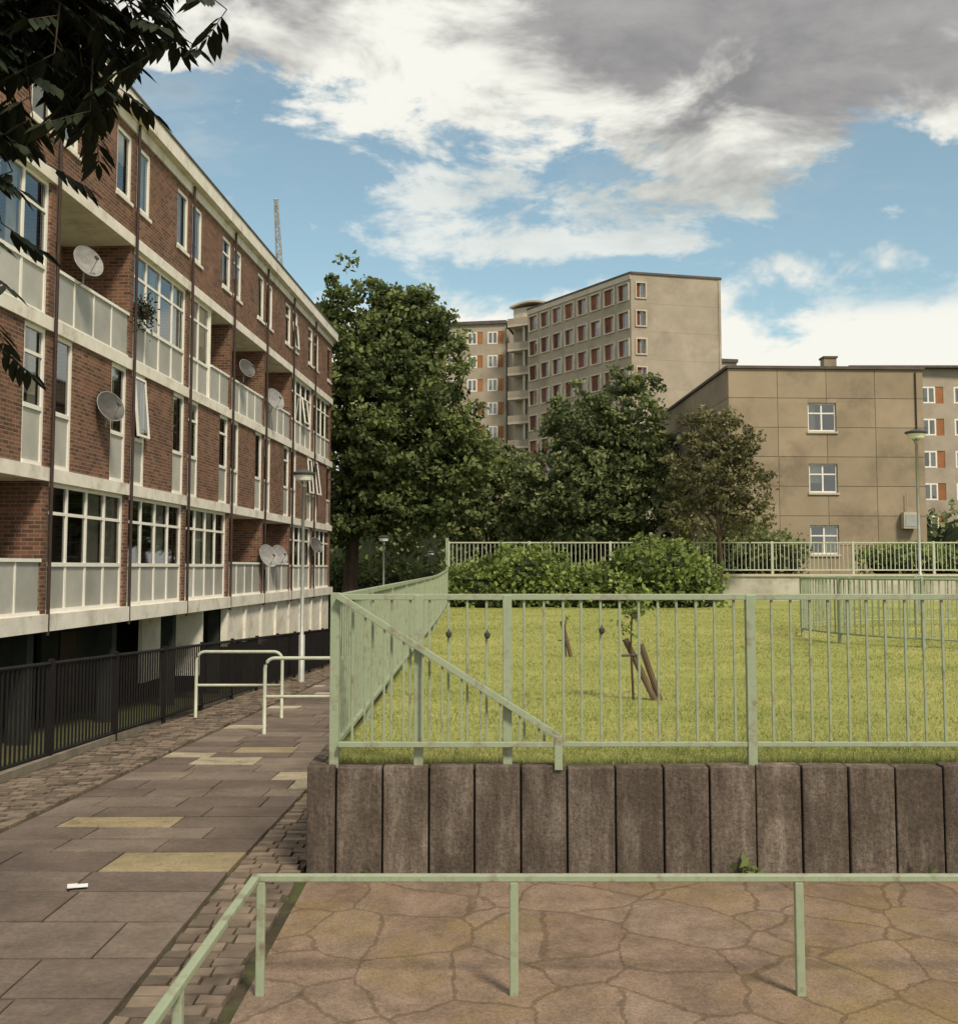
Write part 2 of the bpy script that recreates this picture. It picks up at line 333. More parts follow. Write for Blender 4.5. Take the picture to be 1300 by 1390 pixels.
while y<34:
    w=.25; zt=.575+.12*sm((y-20)/12)
    rw.box('side_planks',wallm,-.93+random.uniform(-.008,.008),-.86,y+.005,y+w-.005,H(-1,y)-.1,zt); y+=w
rw.box('wall_backing',DARK,-.90,13,6.32,6.39,-.1,.53); rw.box('wall_backing',DARK,-.905,-.87,6.40,34,-1.2,.54)
rw.build(.008)
te=B('terrace_wall')
te.box('render_wall',RETW,-.95,60,34.0,34.25,-1.3,1.38); te.box('coping',CONCL,-1.0,60,33.95,34.3,1.38,1.45); te.box('render_wall_side',RETW,-.95,-.7,34.25,85,-1.8,1.38); te.build()
np_mesh('terrace_ground',[(-.7,34.3,1.37),(120,34.3,1.37),(120,108,1.37),(-.7,108,1.37)],[(0,1,2,3)],GROUND)

# ------------------------------------------------------------ fences
def bar(b,part,mat,x,y,z0,z1,r=.007): b.box(part,mat,x-r,x+r,y-r,y+r,z0,z1)
gf=B('green_railing'); FY=6.35; ZT=1.50; ZB=.70
xp=[-.79,-.33,.155,1.49,2.82,4.15,5.48,6.81]
for x in xp: gf.box('posts',GREEN,x-.025,x+.025,FY-.025,FY+.025,.56,ZT-.003 if x>-.7 else ZT+.01)
gf.box('top_rail',GREEN,-.762,8.1,FY-.02,FY+.02,ZT-.03,ZT+.003); gf.box('bottom_rail',GREEN,-.764,8.1,FY-.016,FY+.016,ZB-.026,ZB)
x=-.69
while x<8:
    if min(abs(x-p) for p in xp)>.045: bar(gf,'bars',GREEN,x+random.uniform(-.003,.003),FY,ZB,ZT-.03)
    x+=.1045
RY=6.29
p0=Vector((-.775,RY,1.497)); p1=Vector((.43,RY,.735)); dd=(p1-p0); L=dd.length; ang=math.atan2(dd.z,dd.x)
M=Matrix.Translation(p0)@Matrix.Rotation(-ang,4,'Y'); gf.box('raking_rail',GREEN,0,L,-.018,.018,-.018,.018,M)
gf.box('raking_post',GREEN,.407,.45,RY-.02,RY+.02,.56,.742); gf.box('raking_bottom_rail',GREEN,-.76,.405,RY-.016,RY+.016,ZB-.02,ZB+.008)
x=-.62
while x<.36:
    zt=1.50+(x+.77)*dd.z/dd.x; bar(gf,'raking_bars',GREEN,x,RY,ZB,zt-.01,.006); x+=.105
y=FY
ye=28.6
def sidez(y): return .12*sm((y-20)/12)
while y<ye:
    y1=min(y+2.0,ye); za,zb=sidez(y),sidez(y1)
    for (lo,hi) in ((ZT-.035,ZT),(ZB-.03,ZB)):
        g=gf._g('side_rails',GREEN); n=len(g[0])
        for (yy_,zz_) in ((y+.027,za),(y1-.0,zb)):
            for xx_ in (-.81,-.77):
                for h_ in (lo,hi): g[0].append((xx_,yy_,h_+zz_))
        g[1]+=[(n,n+1,n+3,n+2),(n+4,n+6,n+7,n+5),(n,n+4,n+5,n+1),(n+2,n+3,n+7,n+6),(n,n+2,n+6,n+4),(n+1,n+5,n+7,n+3)]
    gf.box('side_posts',GREEN,-.812,-.768,y1-.022,y1+.022,.5,ZT+zb-.003)
    k=y+.12
    while k<y1-.05: bar(gf,'side_bars',GREEN,-.79,k,ZB+sidez(k)-.01,ZT-.02+sidez(k),.006); k+=.12
    y=y1
for (x,z) in ((-.165,1.285),(.045,1.28),(.672,1.305)):
    gf.tube('black_clips',LAMPD,[(x,FY-.028,z-.02),(x,FY-.03,z-.01),(x,FY-.03,z+.008),(x,FY-.028,z+.018)],[.005,.016,.018,.006],10); gf.tube('black_clips',LAMPD,[(x,FY-.03,z+.015),(x,FY-.03,z+.03)],.003,5)
gf.build(.003)

bf=B('green_railing'); BY=34.12; x=-.9
bf.box('top_rail',CREAM,-.9,40,BY-.03,BY+.03,2.36,2.40); bf.box('bottom_rail',CREAM,-.9,40,BY-.02,BY+.02,1.55,1.59)
while x<40:
    bf.box('posts',CREAM,x-.035,x+.035,BY-.036,BY+.036,1.4,2.42); k=x+.12
    while k<x+2.3: bar(bf,'bars',CREAM,k,BY,1.57,2.37,.010); k+=.125
    x+=2.4
bf.box('corner_post',GREEN,-.99,-.9,BY-.05,BY+.05,.6,2.52)
bf.build()
cf=B('round_enclosure_railing'); cx,cy,R=8.65,18.0,3.5; NN=190; pts=[]
for i in range(NN+1):
    a=2*math.pi*i/NN; px,py=cx+R*math.cos(a),cy+R*math.sin(a); pts.append((px,py))
    if i%13==0: cf.box('posts',GREEN,px-.027,px+.027,py-.027,py+.027,.5,1.50)
    else: bar(cf,'bars',GREEN,px,py,.68,1.47,.008)
cf.tube('top_rail',GREEN,[(a,b,1.485) for a,b in pts],.02,6,False); cf.tube('bottom_rail',GREEN,[(a,b,.68) for a,b in pts],.016,6,False); cf.build()

kr=B('knee_rail'); KY=4.56
kr.box('top_rail',GREEN,-.865,9,KY-.016,KY+.016,.432,.46); kr.box('side_rail',GREEN,-.881,-.849,1.9,KY-.016,.4325,.4595)
for x in (-.845,.135,1.24,2.34,3.44,4.54): kr.box('posts',GREEN,x-.017,x+.017,KY-.015,KY+.015,-.02,.433)
for y in (3.4,2.2): kr.box('posts',GREEN,-.88,-.85,y-.017,y+.017,-.02,.433)
kr.build(.005)

bk=B('black_railing'); y=7.6
def bx(y): return -4.1+.0206*(y-6)
while y<46:
    x=bx(y); z=H(x,y)
    if abs((y*10)%18)<1.05: bk.box('posts',BLACK,x-.025,x+.025,y-.025,y+.025,z-.1,z+.95)
    bar(bk,'bars',BLACK,x,y,z+.08,z+.9,.008); y+=.095
bk.tube('top_rail',BLACK,[(bx(y),y,H(bx(y),y)+.91) for y in (7.6,12,20,30,46)],.02,6); bk.tube('bottom_rail',BLACK,[(bx(y),y,H(bx(y),y)+.08) for y in (7.6,12,20,30,46)],.016,6)
bk.build()

def hoop(x0,x1,y,h=.86):
    b=B('tubular_path_barrier'); z0=H(x0,y); z1=H(x1,y); r=.11
    def arc(cx,cz,a0,a1): return [(cx+r*math.cos(a),y,cz+r*math.sin(a)) for a in np.linspace(a0,a1,6)]
    p=[(x0,y,z0-.1)]+arc(x0+r,z0+h-r,math.pi,math.pi/2)+arc(x1-r,z1+h-r,math.pi/2,0)+[(x1,y,z1-.1)]
    b.tube('hoop',CREAM,p,.021,10); b.tube('mid_rail',CREAM,[(x0,y,z0+h*.5),(x1,y,z1+h*.5)],.018,8)
    b.build(smooth=('hoop','mid_rail'))
hoop(-3.66,-2.55,15.0); hoop(-2.42,-1.02,13.1)

# ------------------------------------------------------------ lamps
def lamp(x,y,h,z0,r=.21):
    b=B('street_lamp',(x,y,z0))
    b.tube('post',STEEL,[(0,0,-.2),(0,0,.9),(0,0,.92),(0,0,h-.3)],[.06,.06,.038,.03],12)
    b.tube('collar',STEEL,[(0,0,h-.32),(0,0,h-.22)],[.055,.05],12)
    b.tube('diffuser',LAMPW,[(0,0,h-.22),(0,0,h-.20),(0,0,h-.1)],[.08,r*.72,r*.9],24)
    b.tube('cap',LAMPD,[(0,0,h-.1),(0,0,h-.08),(0,0,h-.05),(0,0,h)],[r*.95,r*1.06,r*1.06,r*.45],24)
    for k in range(3):
        a=k*2.094+.3; b.tube('bracket',LAMPD,[(r*.85*math.cos(a),r*.85*math.sin(a),h-.09),(.045*math.cos(a),.045*math.sin(a),h-.27)],.008,6)
    b.build(smooth=('post',))
lamp(-3.42,22.3,4.1,H(-3.42,22.3)); lamp(10.35,27,4.3,.6,.24); lamp(-3.4,41,4.0,H(-3.4,41)); lamp(-2.5,60,4.0,-1.5)

# ------------------------------------------------------------ left building
TH=math.atan(.0495); b=B('brick_apartment_block',(-8.72,0,0),-TH)
S0=20.4; PW=4.05; KS=list(range(-3,7)); YA=S0-3*PW; YB=S0+7*PW
lv=[.82,3.42,6.12,8.82,11.35]
bands=[(.52,.82),(3.18,3.42),(5.88,6.12),(8.58,8.82)]
for i,(za,zb) in enumerate(bands): b.box('white_floor_band',WHITE,-1.6,.06 if i else .12,YA,YB+.03,za,zb)
b.box('roof_fascia',WHITE,-10.3,.22,YA-.1,YB+.25,11.35,11.72); b.box('roof_edge_lower',WHITE,-.4,.05,YA,YB+.02,11.1,11.35); b.box('roof_coping',TRIMD,-10.32,.25,YA-.12,YB+.28,11.72,11.77)
b.box('rear_body',BRICK,-10,-2.6,YA,YB,-2.6,11.35); b.box('end_wall',BRICK,-2.6,-.02,YB-.25,YB,.82,11.35)
b.box('floor_slabs',DARK,-2.6,-1.6,YA,YB-.25,.53,.8)
for za,zb in bands[1:]: b.box('floor_slabs',DARK,-2.6,-1.6,YA,YB-.25,za+.02,zb-.02)
L1={-3:'g',-2:'g',-1:'r',0:'g',1:'g',2:'g',3:'r',4:'r',5:'g',6:'g'}; L3={-3:'g',-2:'r',-1:'g',0:'r',1:'g',2:'h',3:'r',4:'r',5:'g',6:'g'}
for k in KS:
    y0=S0+k*PW; y1=y0+PW
    for lev,kind in ((0,L1[k]),(2,L3[k])):
        z0=lv[lev]; z1=bands[lev+1][0]
        b.box('brick_pier',BRICK,-1.55,.0,y0-.12,y0+.12,z0,z1)
        if kind in 'gh':
            ym=y1-.12 if kind=='g' else y0+PW*.5
            window(b,y0+.12,ym,z0,z1,-.02,4 if kind=='g' else 2,z0+.88,z1-.55,openp=.05,curt=.85,fw=.075)
            b.box('dark_room',DARK,-1.58,-1.5,y0+.12,ym,z0,z1)
            if kind=='g' and random.random()<.5: b.box('white_reveal',WFRAME,-.16,.01,y0+PW*.48,y0+PW*.56,z0,z1)
        if kind in 'rh':
            ya=y0+.12 if kind=='r' else y0+PW*.5
            yb=y1-.12; xb=-1.5
            if kind=='h': b.box('white_partition',WHITE,-1.55,-.03,ya,ya+.08,z0,z1); ya+=.08
            mid=(ya+yb)/2
            wall(b,'recess_wall',BRICK if k!=3 else WHITE,ya,yb,z0,z1,[(mid+.1,yb-.15,z0+.9,z1-.25),(ya+.2,ya+1.05,z0,z0+2.1)] if yb-ya>3 else [(ya+.2,ya+1.05,z0,z0+2.1)],xb-.1,xb)
            if yb-ya>3: window(b,mid+.1,yb-.15,z0+.9,z1-.25,xb,2)
            window(b,ya+.2,ya+1.05,z0,z0+2.1,xb,1,z0+.8)
            nP=4 if yb-ya>3 else 2; w=(yb-ya)/nP; h=.92
            b.box('balcony_rail',WFRAME,-.09,.01,ya,yb,z0+h,z0+h+.06); b.box('balcony_rail',WFRAME,-.08,-.0,ya,yb,z0,z0+.06)
            for q in range(nP):
                b.box('balcony_panel',PANEL,-.06,-.03,ya+q*w+.025,ya+(q+1)*w-.025,z0+.06,z0+h)
                if q: b.box('balcony_mullion',WFRAME,-.075,-.015,ya+q*w-.025,ya+q*w+.025,z0+.06,z0+h)
    z0=lv[1]; z1=bands[2][0]; o=[(y0+.16,y0+1.04,z0,z1),(y1-1.04,y1-.16,z0,z1)]
    wall(b,'brick_wall',BRICK,y0,y1,z0,z1,o,-.3,0)
    for q in o: window(b,q[0],q[1],z0,z1,.01,1,z0+1.02,z1-.5 if random.random()<.3 else None,openp=.16,fw=.08,curt=.85)
    z0=lv[3]; z1=11.1; o=[(y0+.16,y0+1.04,9.5,10.95),(y1-1.04,y1-.16,9.5,10.95)]
    wall(b,'brick_wall',BRICK,y0,y1,z0,z1,o,-.3,0)
    for q in o: window(b,q[0],q[1],q[2],q[3],.01,1,None,q[3]-.45 if random.random()<.3 else None,openp=.16,fw=.085,curt=.85); b.box('window_sill',WHITE,-.05,.04,q[0]-.04,q[1]+.04,9.42,9.498)
    b.box('dark_room',DARK,-1.5,-1.4,y0,y1,lv[1],bands[2][0]); b.box('dark_room',DARK,-1.5,-1.4,y0,y1,lv[3],11.1)
    if k>-3: b.tube('drainpipe',PIPE,[(.10,y0,.45),(.10,y0,11.3)],.035,8)
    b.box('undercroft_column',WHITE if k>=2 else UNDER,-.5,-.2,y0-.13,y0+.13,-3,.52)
    if k>=2:
        zb_=-.50-.05*(y0-32)
        if k>=3:
            b.box('white_store_wall',WHITE,-.15,-.03,y0+.13,y1-.13,zb_,.52)
            for q in (0,.5): b.box('white_fin',WHITE,-.15,.05,y0+q*PW-.06,y0+q*PW+.06,zb_-.05,.52)
        else:
            b.box('white_store_wall',WHITE,-1.1,-1.0,y0,y1,-1.2,.52); b.box('white_fin',WHITE,-1.0,-.1,y0+.5*PW,y0+.5*PW+.1,-1.2,.52)
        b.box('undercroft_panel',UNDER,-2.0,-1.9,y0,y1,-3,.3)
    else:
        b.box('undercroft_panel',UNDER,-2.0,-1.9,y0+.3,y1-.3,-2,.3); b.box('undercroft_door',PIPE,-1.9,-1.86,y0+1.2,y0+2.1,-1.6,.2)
b.build()
BM=Matrix.Translation((-8.72,0,0))@Matrix.Rotation(-TH,4,'Z')
def dish(s,out,z,r=.3,yaw=-.6,dm=DISHM):
    w=BM@Vector((out,s,z)); d=B('satellite_dish',w,-TH+yaw); g=d._g('bowl',dm); n=20
    T=Matrix.Rotation(math.radians(-22),4,'Y')
    rings=[(0,0),(.35,.012),(.7,.05),(1,.105)]
    for (f,dx) in rings:
        for j in range(n):
            a=2*math.pi*j/n; g[0].append(tuple(T@Vector((.18+dx*r/.3,f*r*math.cos(a) if f else .001*math.cos(a),f*r*1.06*math.sin(a) if f else .001*math.sin(a)))))
    for i in range(3):
        for j in range(n): g[1].append((i*n+j,i*n+(j+1)%n,(i+1)*n+(j+1)%n,(i+1)*n+j))
    d.tube('rim',STEEL,[tuple(T@Vector((.18+.105*r/.3,r*math.cos(a),r*1.06*math.sin(a)))) for a in np.linspace(0,2*math.pi,25)],.007,5)
    d.tube('mount_pole',STEEL,[(-.02,0,-.3),(.1,0,-.3),(.12,0,.02),(.18,0,0)],.018,8)
    e=T@Vector((.55,0,-.12)); d.tube('feed_arm',STEEL,[tuple(T@Vector((.2,0,-r*.9))),tuple(e)],.01,6); d.tube('receiver_head',LAMPD,[tuple(e),tuple(e+Vector((-.06,0,.06)))],.03,8)
    d.build(smooth=('bowl',))
dish(21.6,.02,7.35,.31); dish(22.9,.03,4.75,.31,dm=DISHD); dish(36.6,.03,1.9,.36); dish(38.2,.03,1.95,.33); dish(44.6,.03,2.4,.3,dm=DISHD); dish(33.6,.03,7.4,.27,dm=DISHD); dish(37.2,.03,7.0,.36)
def leaves(name,C,size,mat,tone,parent=None,flat=0,aspect=.5,fold=.25,down=0):
    n=len(C); C=np.asarray(C); d=rng.normal(size=(n,3)); d[:,2]=d[:,2]*(1-flat)-down; d/=np.linalg.norm(d,axis=1)[:,None]
    u=rng.normal(size=(n,3)); u-= (u*d).sum(1)[:,None]*d; u/=np.linalg.norm(u,axis=1)[:,None]; w=np.cross(d,u)
    s=(size*(.6+.8*rng.random(n)))[:,None]
    V=np.stack([C-d*s*.5, C+u*s*aspect*.5+w*s*fold*.3, C+d*s*.5, C-u*s*aspect*.5+w*s*fold*.3],1).reshape(-1,3)
    return np_mesh(name,V,np.arange(n*4).reshape(-1,4),mat,tone=np.repeat(tone,4),parent=parent)
w=BM@Vector((.12,24.9,7.35)); e=B('balcony_plant_pot',w); e.tube('pot',PIPE,[(0,0,-.25),(0,0,-.02)],[.1,.14],12); e.build()
C=np.array([0,0,.02])+rng.normal(0,.14,(500,3))*np.array([.8,1.4,1]); C[:,2]-=np.abs(C[:,1])*.8; leaves('trailing_leaves',C,.09,LEAFN,rng.random(500)*.8,parent=e.e)

# ------------------------------------------------------------ tower
t=B('concrete_tower_block')
P1=(15.2,113);P2=(24.7,115.4);P3=(5.6,129.5);P4=(15.1,132)
z0,z1=1.2,31.0; FL=2.85
def facade(b,P,Q,z0,z1,cols,nf,ww,wh,style,top=0.9,wallmat=CONC,span=None):
    M,L=frameM(P,Q); b.M=M; span=span or (0,L); cw=(span[1]-span[0])/cols; ops=[]
    for f in range(nf):
        zc=z1-top-FL*f-wh
        for c in range(cols):
            y0=span[0]+c*cw+(cw-ww)/2; ops.append((y0,y0+ww,zc,zc+wh))
    wall(b,'concrete_wall',wallmat,0,L,z0,z1,ops,-.3,0)
    b.box('dark_rooms',DARK,-1.5,-1.3,.3,L-.3,z0,z1-.3)
    for o in ops:
        if style=='red':
            h=random.choice((.3,.45,.55))*ww; b.box('red_infill',REDP,-.22,-.1,o[0],o[0]+h,o[2],o[3]); window(b,o[0]+h,o[1],o[2],o[3],-.12,1,fw=.06,curt=.2)
            b.box('surround',CONCL,.0,.12,o[0]-.14,o[0]-.002,o[2]-.14,o[3]+.14); b.box('surround',CONCL,.0,.12,o[1]+.002,o[1]+.14,o[2]-.14,o[3]+.14)
            b.box('surround',CONCL,.002,.118,o[0]-.002,o[1]+.002,o[2]-.14,o[2]-.004); b.box('surround',CONCL,.002,.118,o[0]-.002,o[1]+.002,o[3]+.004,o[3]+.14)
        elif style=='orange':
            h=.36*ww; b.box('orange_infill',ORANGEP,-.2,-.05,o[1]-h,o[1],o[2],o[3]); window(b,o[0],o[1]-h,o[2],o[3],0.04,2,fw=.14,curt=.6)
        else:
            window(b,o[0],o[1],o[2],o[3],-.05,2,fw=.09,curt=.5)
    b.M=Matrix.Identity(4); return M,L
facade(t,P3,P1,z0,z1,8,10,1.6,1.6,'red')
M,L=facade(t,P1,P2,z0,z1,1,10,.95,1.45,'red',span=(.35,1.75))
t.M=M
for f in range(11): t.box('board_joint',CONC,.0,.012,1.9,L,z1-FL*f-.06,z1-FL*f+.0)
t.M=Matrix.Identity(4)
M,L=frameM(P2,P4); t.M=M; t.box('concrete_wall',CONC,-.3,0,0,L,z0,z1); t.M=Matrix.Identity(4)
t.face('flat_roof',CONC,[(P1[0],P1[1],z1-.2),(P2[0],P2[1],z1-.2),(P4[0],P4[1],z1-.2),(P3[0],P3[1],z1-.2)])
for (A,C_) in ((P3,P1),(P1,P2),(P2,P4)):
    M,L=frameM(A,C_); t.M=M; t.box('parapet_coping',TRIMD,-.3,.12,-.05,L+.05,z1,z1+.22); 
    if A==P3: t.box('roof_fascia',CONCL,0,.1,0,L,z1-.55,z1-.02)
t.M=Matrix.Identity(4)
Q0=(3.4,132.5);Q1=(7.2,130.2)
M,L=frameM(Q0,Q1); t.M=M
t.box('stair_core',CONC,-6,-1.3,0,L+1.5,z0,z1-.2)
for f in range(11):
    zz=z1-1.2-FL*f; t.box('stair_balcony',CONCL,-1.3,.5,.2,L-.6,zz-.25,zz+.0); t.box('stair_balcony_front',CONC,.4,.5,.2,L-.6,zz,zz+.75)
t.box('stair_column',CONCL,-.2,.2,L*.5-.15,L*.5+.15,z0,z1+.1)
t.box('lift_room',CONCL,-5,-.8,.3,L+.3,z1-.2,z1+1.0)
g=t._g('curved_canopy',CONCL); n=len(g[0]); K=10
for k in range(K+1):
    a=k/K; yy_=(L+.6)*a; zc=z1+1.0+.45*math.sin(math.pi*a)
    for (xx_,h_) in ((-5.4,0),(-.3,0),(-.3,.2),(-5.4,.2)): g[0].append(tuple(M@Vector((xx_,yy_,zc+h_))))
for k in range(K):
    for j in range(4): g[1].append((n+4*k+j,n+4*k+(j+1)%4,n+4*k+4+(j+1)%4,n+4*k+4+j))
t.M=Matrix.Identity(4)
W0=(-14,138.5);W1=(3.2,135.2)
facade(t,W0,W1,z0,z1-.3,7,10,1.9,1.5,'orange',wallmat=CONCL)
M,L=frameM(W0,W1); t.M=M; t.box('wing_body',CONC,-10,-1.5,0,L,z0,z1-.6); t.box('parapet_coping',CONCL,-10,.25,-.1,L+.1,z1-.3,z1+.1); t.M=Matrix.Identity(4)
facade(t,(24,135),(31,136.5),z0,26.2,3,8,1.7,1.4,'orange'); M,L=frameM((24,135),(31,136.5)); t.M=M; t.box('wing_body',CONC,-10,-1.5,0,L,z0,26.0); t.box('parapet_coping',CONCL,-10,.25,-.1,L+.1,26.2,26.6)
t.M=Matrix.Identity(4); t.build()

# ------------------------------------------------------------ beige building
c=B('beige_concrete_building'); R0=(10.75,49.0);R1=(19.3,49.4);RB=(10.35,67.5); z0,z1=1.3,10.22
def panels(P,Q,ops,pw,z0,z1,rows):
    M,L=frameM(P,Q); c.M=M; n=round(L/pw); w=L/n; rh=(z1-z0)/rows
    wall(c,'core_wall',BEIGED,0.02,L-.02,z0,z1-.02,ops,-.3,-.02)
    for i in range(n):
        for r in range(rows):
            ya,yb,za,zb=i*w+.012,(i+1)*w-.012,z0+r*rh+.012,z0+(r+1)*rh-.012
            oo=[(max(o[0],ya),min(o[1],yb),max(o[2],za),min(o[3],zb)) for o in ops if o[0]<yb and o[1]>ya and o[2]<zb and o[3]>za]
            wall(c,'concrete_panel',BEIGE,ya,yb,za,zb,oo,-.02,0)
    c.box('dark_rooms',DARK,-1.6,-1.4,.3,L-.3,z0,z1-.2)
    for o in ops:
        window(c,o[0],o[1],o[2],o[3],-.06,2,None,o[3]-.45,fw=.07,curt=.6); c.box('sill',CONCL,-.05,.07,o[0]-.05,o[1]+.05,o[2]-.09,o[2]-.005)
    c.box('parapet_coping',TRIMD,-.32,.1,-.06,L+.06,z1,z1+.12)
    c.M=Matrix.Identity(4); return L
panels(R0,R1,[(3.45,4.7,z,z+1.25) for z in (2.2,4.85,7.5)],2.1,z0,z1,7)
panels(RB,R0,[(y,y+1.5,z,z+1.25) for y in (2,6.2,10.4,14.6) for z in (2.2,4.85,7.5)],2.3,z0,z1,7)
c.box('rear_volume',BEIGE,11.2,19.0,51,67,z0,z1-.1); c.box('side_return',BEIGE,19.0,19.28,49.6,67,z0,z1-.02)
c.face('flat_roof',TRIMD,[(10.8,49.1,z1-.06),(19.2,49.5,z1-.06),(19.2,67,z1-.06),(10.5,67,z1-.06)])
c.box('chimney',BEIGE,15.4,15.95,50.6,51.2,z1,z1+.75); c.box('chimney_cap',TRIMD,15.35,16.0,50.55,51.25,z1+.75,z1+.83)
c.box('wall_unit',CONCL,18.15,18.75,48.95,49.3,3.3,4.0); c.box('wall_unit_grille',STEEL,18.22,18.68,48.93,48.948,3.38,3.9); c.tube('cable_conduit',PIPE,[(18.95,49.33,1.4),(18.95,49.33,10.1)],.03,6)
c.tube('antenna',STEEL,[(18.4,49.2,4.0),(18.4,49.2,4.9)],.02,6)
c.build()
c=B('beige_rear_block'); z0,z1=1.3,19.15
facade(c,(32.6,100),(62,101),z0,z1,10,6,2.0,1.5,'orange',wallmat=CONC,top=1.6); c.box('rear_volume',CONC,32.9,61,101.7,112,z0,z1-.2); c.box('parapet_coping',TRIMD,32.5,62.2,99.6,112,z1,z1+.2); c.box('concrete_side',CONC,32.6,32.9,100.4,112,z0,z1); c.build()

# crane: slim lattice mast with raised luffing jib
k=B('tower_crane',(-36.2,208,0)); 
def latt(b,p0,p1,w0,w1,n,r):
    p0=Vector(p0);p1=Vector(p1)
    def cs(t):
        c=p0.lerp(p1,t); w=w0+(w1-w0)*t; return [c+Vector((sx*w,sy*w,0)) for sx,sy in ((-1,-1),(1,-1),(1,1),(-1,1))]
    for j in range(4): b.tube('mast_leg',STEEL,[cs(0)[j],cs(1)[j]],r,5)
    for i in range(n):
        a=cs(i/n); d=cs((i+1)/n)
        for j in range(4): 
            q=(j+1)%4; b.tube('lattice',STEEL,[a[j],d[q]] if i%2 else [a[q],d[j]],r*.7,4); b.tube('lattice',STEEL,[d[j],d[q]],r*.6,4)
latt(k,(0,0,0),(0,0,48),.8,.8,26,.12); k.box('cab',STEEL,.9,2.0,-.8,.8,47,49); k.box('counterweight',TRIMD,-1.0,1.0,3.5,5.5,46.5,48.5); k.tube('counter_jib',STEEL,[(0,0,48),(0,5,48)],.3,6)
latt(k,(0,-.2,48),(-.9,-3,68.5),.65,.3,15,.1); k.tube('jib_tip',STEEL,[(-1.4,-3,68.7),(-.4,-3,68.7)],.16,5); k.tube('tie',STEEL,[(0,5,48.3),(-.9,-3,68.5)],.05,4); k.build()

# ------------------------------------------------------------ trees
def tree(name,base,trunkr,lobes,ncl,lpc,size,mat,crad=.65,tr=(0.1,.7),trunk_top=None):
    b=B(name,(0,0,0)); base=Vector(base)
    cen=Vector((sum(l[0] for l in lobes)/len(lobes),sum(l[1] for l in lobes)/len(lobes),sum(l[2] for l in lobes)/len(lobes)))
    tt=Vector(trunk_top) if trunk_top else base.lerp(cen,.45)
    mid=base.lerp(tt,.5)+Vector((random.uniform(-.1,.1),0,0))
    b.tube('trunk',BARK,[base-Vector((0,0,.3)),base+Vector((0,0,.25)),mid,tt],[trunkr*1.5,trunkr*1.1,trunkr*.9,trunkr*.75],10)
    for l in lobes:
        c_=Vector(l[:3]); m=tt.lerp(c_,.5)+Vector((random.uniform(-.3,.3),random.uniform(-.3,.3),random.uniform(-.2,.2)))*trunkr*4
        b.tube('limbs',BARK,[tt-Vector((0,0,.15)),m,c_],[trunkr*.6,trunkr*.35,trunkr*.12],7)
        for q in range(5):
            d=Vector((random.gauss(0,1),random.gauss(0,1),random.gauss(.3,.8))).normalized()
            b.tube('branches',BARK,[m.lerp(c_,.6),c_+Vector((d.x*l[3],d.y*l[3],d.z*l[4]))*.8],[trunkr*.2,trunkr*.05],5)
    b.build()
    vol=np.array([l[3]**1.3*l[4]**.7 for l in lobes]); vol/=vol.sum()
    idx=rng.choice(len(lobes),ncl,p=vol); Lb=np.array([(l[0],l[1],l[2],l[3],l[3],l[4]) for l in lobes])[idx]
    d=rng.normal(size=(ncl,3)); d/=np.linalg.norm(d,axis=1)[:,None]
    rr=np.where(rng.random(ncl)<.75,.76+.36*rng.random(ncl)**1.5,rng.random(ncl)**.5*.8)
    lump=1+.16*np.sin(d[:,0]*5+idx)*np.sin(d[:,2]*6+idx*2)+.09*np.sin(d[:,1]*9)
    cc=Lb[:,:3]+d*Lb[:,3:]*(rr*lump)[:,None]
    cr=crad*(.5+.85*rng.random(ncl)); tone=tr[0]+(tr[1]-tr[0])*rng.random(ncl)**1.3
    nl=(lpc*(.5+rng.random(ncl))).astype(int); ii=np.repeat(np.arange(ncl),nl)
    off=rng.normal(size=(len(ii),3)); off/=np.linalg.norm(off,axis=1)[:,None]; off*= (rng.random(len(ii))**.5)[:,None]*cr[ii][:,None]; off[:,2]*=.6
    C=cc[ii]+off
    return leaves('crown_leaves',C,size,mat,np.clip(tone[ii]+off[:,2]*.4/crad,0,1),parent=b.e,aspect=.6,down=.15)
tree('broadleaf_tree',(-6.1,52,-1.6),.38,[(-4.9,52,12.6,2.5,2.5),(-6.4,52,11.8,2.0,2.0),(-6.2,52,9,2.3,2.5),(-2.6,52,10.3,2.3,2.8),(-1.6,51.5,6.4,2.2,2.5),(-5.4,51.5,5.6,2.4,2.4),(-4,51,8,3.0,3.4),(-3.4,51,4.6,2.2,2.0),(-3.2,52,12.6,1.8,1.9),(-.6,51.5,7.0,1.3,1.8),(-6.4,51.5,4.0,1.6,1.5)],1500,38,.26,LEAF,.6,(0,.8),trunk_top=(-5.7,52,3.2))
tree('broadleaf_tree',(6.2,60,1.3),.25,[(8,60,9.6,1.7,2.7),(5.2,60,8.6,1.8,2.4),(3.7,60,5.6,1.9,2.2),(8.2,60,5.6,2.2,2.6),(5.8,59.5,5.0,2.4,2.4),(6.7,60,7.4,2.0,2.0),(9.2,60,7.5,1.1,1.8)],950,38,.26,LEAF2,.55,(0,.65))
tree('broadleaf_tree',(.4,63,-.5),.2,[(0.2,63,5.2,1.8,2),(1.8,63,6.4,1.3,1.7),(-1.3,64,4.6,1.5,1.8),(.6,63,7.2,1.1,1.2),(2.3,62,4,1.5,1.6)],480,36,.26,LEAF2,.5,(.1,.9))
tree('purple_leaf_tree',(6.85,32.8,.6),.075,[(6.9,32.8,4.4,1.15,1.3),(6.1,32.8,4.0,.8,1.1),(7.6,32.8,4.3,.75,1.2),(6.7,32.8,5.5,.75,.75),(6.0,32.8,3.0,.7,.6),(7.7,32.8,3.1,.6,.6),(7.3,32.8,5.3,.7,.7)],360,26,.13,LEAFP,.3,(0,.8),trunk_top=(6.85,32.8,2.7))
